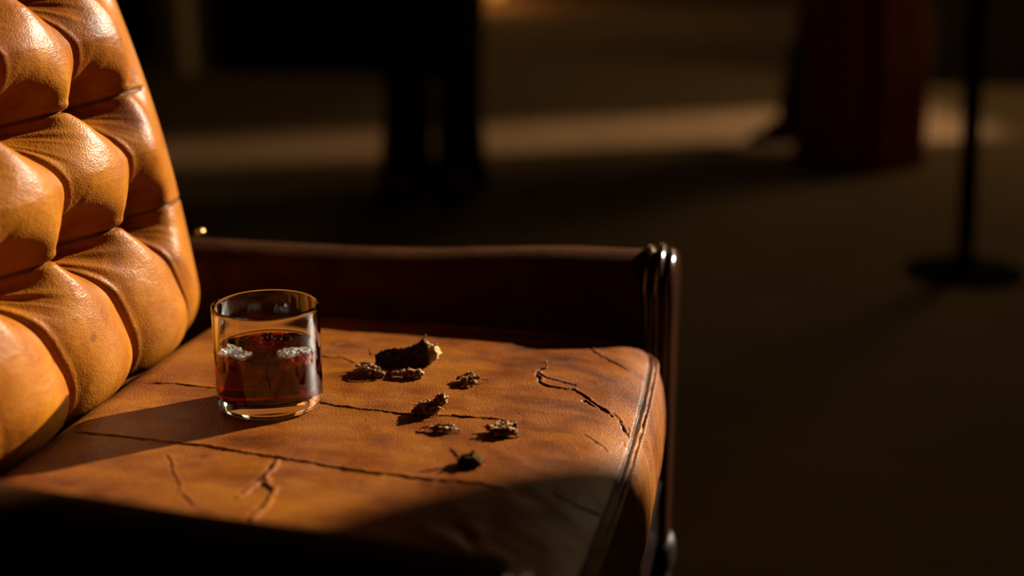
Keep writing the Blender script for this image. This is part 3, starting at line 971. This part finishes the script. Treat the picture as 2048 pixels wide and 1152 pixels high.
# ================================================================== LANTERN far back
ln = thing('lantern', 'small glowing amber lantern on the floor far back, between the two people', 'lantern', (-2.08, 10.4, 0))
bm = bmesh.new(); lathe_bm(bm, [(0, 0), (0.11, 0), (0.12, 0.02), (0.10, 0.05), (0, 0.05)], 32); bm_obj('base', bm, M['black_metal'], ln)
bm = bmesh.new(); lathe_bm(bm, [(0, 0.05), (0.085, 0.05), (0.105, 0.12), (0.10, 0.22), (0.07, 0.30), (0, 0.30)], 32); bm_obj('lamp_glass', bm, M['glow'], ln)
bm = bmesh.new(); lathe_bm(bm, [(0, 0.30), (0.085, 0.30), (0.05, 0.36), (0.02, 0.38), (0, 0.38)], 32); bm_obj('cap', bm, M['black_metal'], ln)
bm = bmesh.new()
add_tube(bm, [(0.09 * math.cos(t), 0, 0.34 + 0.11 * math.sin(t)) for t in np.linspace(0, PI, 16)], 0.005, 8)
bm_obj('handle', bm, M['black_metal'], ln)

# ================================================================== PEOPLE
def skin_body(name, joints, edges, mat, parent, root='pelvis', sub=2):
    names = list(joints)
    idx = {n: i for i, n in enumerate(names)}
    me = bpy.data.meshes.new(name)
    me.from_pydata([joints[n][0] for n in names], [(idx[a], idx[b]) for a, b in edges], [])
    o = bpy.data.objects.new(name, me)
    COL.objects.link(o)
    m = o.modifiers.new('s', 'SKIN')
    m.use_smooth_shade = True
    for n in names:
        r = joints[n][1]
        sv = me.skin_vertices[0].data[idx[n]]
        sv.radius = r if hasattr(r, '__len__') else (r, r)
        sv.use_root = (n == root)
    s = o.modifiers.new('d', 'SUBSURF')
    s.levels = s.render_levels = sub
    dg = bpy.context.evaluated_depsgraph_get(); dg.update()
    out = bpy.data.meshes.new_from_object(o.evaluated_get(dg))
    bpy.data.objects.remove(o)
    return link(name, out, mat, parent)

def cloth(name, rings, mat, parent, pleat=0.0, npl=9, seg=96, seed=0, thick=0.006, close_top=False):
    """rings: (cx, cy, z, rx, ry[, pleat factor]) from top to bottom; gives a pleated shell with a wall thickness"""
    n = len(rings)
    zz = np.linspace(0, n - 1, n * 8)
    R = np.array([tuple(r) + ((0.0,) if len(r) == 5 else ()) for r in rings], dtype=float)
    Q = np.stack([np.interp(zz, np.arange(n), R[:, k]) for k in range(6)], 1)
    th = np.linspace(0, 2 * PI, seg, endpoint=False)
    def shell(shrink):
        P = np.zeros((len(Q), seg, 3))
        for i, (cx, cy, z, rx, ry, pf) in enumerate(Q):
            w = 1 + pleat * pf * (np.sin(npl * th + seed + 0.6 * np.sin(3 * th + z * 2)) + 0.5 * np.sin((npl * 2 - 3) * th + seed * 2))
            P[i, :, 0] = cx + (rx * w - shrink) * np.cos(th)
            P[i, :, 1] = cy + (ry * w - shrink) * np.sin(th)
            P[i, :, 2] = z
        return P
    A, B = shell(0), shell(thick)[::-1]
    P = np.concatenate([A, B], 0)
    return grid_obj(name, P, mat, parent, cu=True, cv=True)

def tube_along(pts, radii, seg=28, n=5):
    bm = bmesh.new()
    P = np.array(pts, dtype=float)
    t = np.linspace(0, len(P) - 1, (len(P) - 1) * n + 1)
    Q = np.stack([np.interp(t, np.arange(len(P)), P[:, k]) for k in range(3)], 1)
    rr = np.interp(t, np.arange(len(P)), radii)
    add_tube(bm, [tuple(q) for q in Q], [float(r) * (1 + 0.03 * math.sin(i * 1.7)) for i, r in enumerate(rr)], seg)
    return bm

def shoe(parent, ankle, heading, mat):
    bm = bmesh.new()
    prof = [(-0.085, 0.030, 0.062), (-0.06, 0.036, 0.075), (-0.01, 0.038, 0.085), (0.04, 0.042, 0.068), (0.09, 0.047, 0.052), (0.14, 0.043, 0.045), (0.175, 0.028, 0.036), (0.185, 0.012, 0.026)]
    c, s = math.cos(heading), math.sin(heading)
    rings = []
    for x, w, h in prof:
        ring = []
        for k in range(20):
            a = 2 * PI * k / 20
            yy = w * math.copysign(abs(math.cos(a)) ** 0.7, math.cos(a))
            z = h * 0.5 + h * 0.5 * math.copysign(abs(math.sin(a)) ** 0.7, math.sin(a))
            ring.append(bm.verts.new((ankle[0] + x * c - yy * s, ankle[1] + x * s + yy * c, z)))
        rings.append(ring)
    for a, b in zip(rings[:-1], rings[1:]):
        for k in range(20):
            bm.faces.new((a[k], b[k], b[(k + 1) % 20], a[(k + 1) % 20]))
    bm.faces.new(rings[0][::-1]); bm.faces.new(rings[-1])
    return bm_obj('shoe', bm, mat, parent)

def person(loc, rz, label, feet, kind):
    """a standing figure about 1.72 m tall facing local -Y; feet: local (x,y) of left and right ankle"""
    root = thing('person', label, 'person', loc, rz)
    J, E = {}, []
    def j(n, p, r, prev=None):
        J[n] = (p, r)
        if prev:
            E.append((prev, n))
    j('pelvis', (0, 0, 0.92), (0.135, 0.105))
    j('waist', (0, -0.005, 1.06), (0.125, 0.095), 'pelvis')
    j('chest', (0, 0.0, 1.25), (0.155, 0.11), 'waist')
    j('collar', (0, 0.005, 1.40), (0.10, 0.08), 'chest')
    j('neck', (0, -0.005, 1.475), 0.055, 'collar')
    j('jaw', (0, -0.025, 1.545), (0.060, 0.072), 'neck')
    j('skull', (0, -0.015, 1.625), (0.074, 0.090), 'jaw')
    j('crown', (0, -0.005, 1.700), (0.050, 0.062), 'skull')
    j('nose', (0, -0.108, 1.590), 0.011, 'skull')
    for s, nm in ((1, 'l'), (-1, 'r')):
        fx, fy = feet[0] if s > 0 else feet[1]
        j(nm + 'ear', (s * 0.080, 0.0, 1.595), (0.012, 0.018), 'skull')
        j(nm + 'hip', (s * 0.088, 0, 0.86), 0.085, 'pelvis')
        j(nm + 'knee', (s * 0.088 * 0.4 + fx * 0.6, fy * 0.55 - 0.02, 0.48), 0.056, nm + 'hip')
        j(nm + 'calf', (fx * 0.85 + s * 0.015, fy * 0.8 + 0.012, 0.34), 0.052, nm + 'knee')
        j(nm + 'ankle', (fx, fy, 0.085), 0.036, nm + 'calf')
        j(nm + 'toe', (fx, fy - 0.13, 0.035), (0.036, 0.026), nm + 'ankle')
        j(nm + 'shoulder', (s * 0.175, 0.005, 1.385), 0.058, 'collar')
        j(nm + 'elbow', (s * 0.235, 0.025, 1.10), 0.042, nm + 'shoulder')
        j(nm + 'wrist', (s * 0.235, -0.05, 0.86), 0.028, nm + 'elbow')
        j(nm + 'palm', (s * 0.232, -0.068, 0.795), (0.022, 0.036), nm + 'wrist')
        for q, (dy, ln_) in enumerate(((-0.030, 0.066), (-0.011, 0.076), (0.009, 0.070), (0.028, 0.056))):
            a = nm + 'f%d' % q
            j(a + 'a', (s * 0.230, -0.072 + dy, 0.755), 0.0092, nm + 'palm')
            j(a + 'b', (s * 0.224, -0.078 + dy, 0.755 - ln_ * 0.5), 0.0085, a + 'a')
            j(a + 'c', (s * 0.212, -0.078 + dy, 0.755 - ln_), 0.0070, a + 'b')
        j(nm + 'ta', (s * 0.222, -0.108, 0.805), 0.011, nm + 'palm')
        j(nm + 'tb', (s * 0.214, -0.122, 0.768), 0.0085, nm + 'ta')
    skin_body('body', J, E, M['skin'], root)
    # hair
    bm = bmesh.new(); bmesh.ops.create_uvsphere(bm, u_segments=32, v_segments=20, radius=1.0)
    for v in bm.verts:
        x, y, z = v.co
        f = 1 + 0.05 * math.sin(9 * x + 7 * z) * math.cos(8 * y)
        v.co = Vector((x * 0.090 * f, 0.012 + y * 0.105 * f + (0.012 if z < 0 else 0), 1.640 + z * 0.098 * f))
        if v.co.y < -0.045 and v.co.z < 1.655:
            v.co.y = -0.045
        if v.co.z < 1.57 and v.co.y < 0.03:
            v.co.z = 1.57
    bm_obj('hair', bm, M['hair'], root)
    for s in (1, -1):
        bm = bmesh.new(); bmesh.ops.create_uvsphere(bm, u_segments=12, v_segments=8, radius=0.0115)
        for v in bm.verts:
            v.co += Vector((s * 0.031, -0.094, 1.613))
        bm_obj('eye', bm, M['shoe'], root)
    bm = bmesh.new(); add_tube(bm, [(-0.024, -0.086, 1.547), (0, -0.096, 1.549), (0.024, -0.086, 1.547)], [0.003, 0.006, 0.003], 8)
    bm_obj('mouth', bm, M['cloth_red'], root)
    for s in (1, -1):
        fx, fy = feet[0] if s > 0 else feet[1]
        shoe(root, (fx, fy, 0), -PI / 2, M['shoe'])
        bm = tube_along([(s * 0.150, 0.005, 1.405), (s * 0.190, 0.010, 1.36), (s * 0.240, 0.026, 1.10), (s * 0.240, -0.050, 0.86)], [0.060, 0.072, 0.058, 0.048])
        bm_obj('sleeve', bm, M['cloth_black'] if kind == 'trousers' else M['cloth_red'], root)
    if kind == 'trousers':
        for s in (1, -1):
            fx, fy = feet[0] if s > 0 else feet[1]
            cloth('trouser_leg', [(s * 0.07, 0, 0.95, 0.085, 0.115), (s * 0.088, 0, 0.80, 0.092, 0.105, .3), (s * 0.035 + fx * 0.6, fy * 0.5, 0.50, 0.066, 0.082, .6), (fx * 0.9, fy * 0.85, 0.26, 0.066, 0.090, 1), (fx, fy, 0.10, 0.074, 0.105, 1), (fx, fy - 0.005, 0.025, 0.080, 0.115, 1.1)],
                  M['cloth_brown'] if s > 0 else M['cloth_black'], root, 0.05, 7, seed=s)
        cloth('jacket', [(0, 0.0, 1.480, 0.064, 0.062), (0, 0.005, 1.455, 0.085, 0.075), (0, 0.005, 1.425, 0.150, 0.098), (0, 0.005, 1.385, 0.195, 0.115), (0, 0.0, 1.30, 0.195, 0.13), (0, 0, 1.10, 0.165, 0.125), (0, 0, 0.95, 0.175, 0.135, .5), (0, 0, 0.80, 0.185, 0.145, 1)], M['cloth_black'], root, 0.02, 8, seed=1)
    else:
        for s in (1, -1):
            fx, fy = feet[0] if s > 0 else feet[1]
            cloth('trouser_leg', [(s * 0.07, 0, 0.95, 0.085, 0.110), (s * 0.085, fy * 0.1, 0.80, 0.088, 0.10), (s * 0.035 + fx * 0.6, fy * 0.55, 0.48, 0.072, 0.078, .6), (fx, fy, 0.15, 0.068, 0.074, 1), (fx, fy, 0.06, 0.070, 0.078, 1)], M['cloth_black'], root, 0.05, 7, seed=s)
        cloth('long_coat', [(0, 0.0, 1.480, 0.064, 0.062), (0, 0.005, 1.455, 0.085, 0.075), (0, 0.005, 1.425, 0.150, 0.098), (0, 0.005, 1.385, 0.195, 0.115), (0, 0.0, 1.30, 0.195, 0.135), (0, 0, 1.08, 0.160, 0.130), (0.0, 0, 0.92, 0.180, 0.150, .3), (.01, 0.01, 0.60, 0.185, 0.165, .7), (.03, 0.02, 0.30, 0.200, 0.175, 1), (.02, 0.02, 0.012, 0.200, 0.190, 1.1)], M['cloth_red'], root, 0.085, 7, seed=2.2)
    return root

person((-0.625, 2.86, 0), 0.12, 'person standing in wide dark trousers and a black jacket, left of centre', ((0.080, 0.0), (-0.076, -0.02)), 'trousers')
person((0.610, 3.64, 0), -1.15, 'person in a long dark red coat beside the black pole stand, one shoe stepping left', ((0.08, 0.03), (-0.36, -0.03)), 'coat')

# ================================================================== LIGHT
AZ, EL = math.radians(43), math.radians(25)
sun = bpy.data.lights.new('sun', 'SUN')
sun.energy = 16.5
sun.color = (1.0, 0.88, 0.70)
sun.angle = math.radians(0.7)
so = bpy.data.objects.new('sun', sun); COL.objects.link(so)
d = Vector((math.cos(EL) * math.cos(AZ), math.cos(EL) * math.sin(AZ), math.sin(EL)))
so.rotation_euler = d.to_track_quat('Z', 'Y').to_euler()
so.location = d * 9

lp = bpy.data.lights.new('strip_light', 'POINT')  # added light outside the wall, placed to throw the bright floor strip
lp.energy = 4000
lp.color = (1.0, 0.65, 0.39)
lp.shadow_soft_size = 0.07
lo = bpy.data.objects.new('strip_light', lp); COL.objects.link(lo)
lo.location = (4.6, 6.2, 1.0)

for nm, loc, en in (('fill_light', (2.15, 5.0, 2.95), 95), ('fill_light', (-0.4, 8.6, 2.95), 38)):  # added fill for the dim areas; no fixtures are modelled here
    al = bpy.data.lights.new(nm, 'POINT')
    al.energy = en
    al.color = (1.0, 0.70, 0.34)
    al.shadow_soft_size = 0.45
    ao = bpy.data.objects.new(nm, al); COL.objects.link(ao)
    ao.location = loc

gl = bpy.data.lights.new('lantern_flame', 'POINT')
gl.energy = 16; gl.color = (1.0, 0.42, 0.10); gl.shadow_soft_size = 0.1
go = bpy.data.objects.new('lantern_flame', gl); COL.objects.link(go)
go.location = (-2.08, 10.2, 0.30)

w = bpy.data.worlds.new('world'); SC.world = w
w.use_nodes = True
bgn = w.node_tree.nodes['Background']
bgn.inputs[0].default_value = (1.0, 0.85, 0.66, 1)
bgn.inputs[1].default_value = 0.15

# ================================================================== CAMERA
cam = bpy.data.cameras.new('camera')
cam.sensor_width = 36.0
cam.lens = 36.0 * 2700 / 2048
cam.clip_start = 0.02
cam.dof.use_dof = True
cam.dof.focus_distance = 1.10
cam.dof.aperture_fstop = 1.9
co = bpy.data.objects.new('camera', cam); COL.objects.link(co)
co.location = (0.397, -0.964, 0.843 + (GZ - 0.4500))
co.rotation_euler = (math.radians(90 - 16.133), 0, math.radians(11.581))
SC.camera = co

SC.view_settings.view_transform = 'Standard'
SC.view_settings.look = 'None'
SC.view_settings.exposure = 0.0
SC.view_settings.gamma = 1.0
SC.view_settings.use_curve_mapping = False
SC.cycles.max_bounces = 14
SC.cycles.transmission_bounces = 14
SC.cycles.transparent_max_bounces = 16
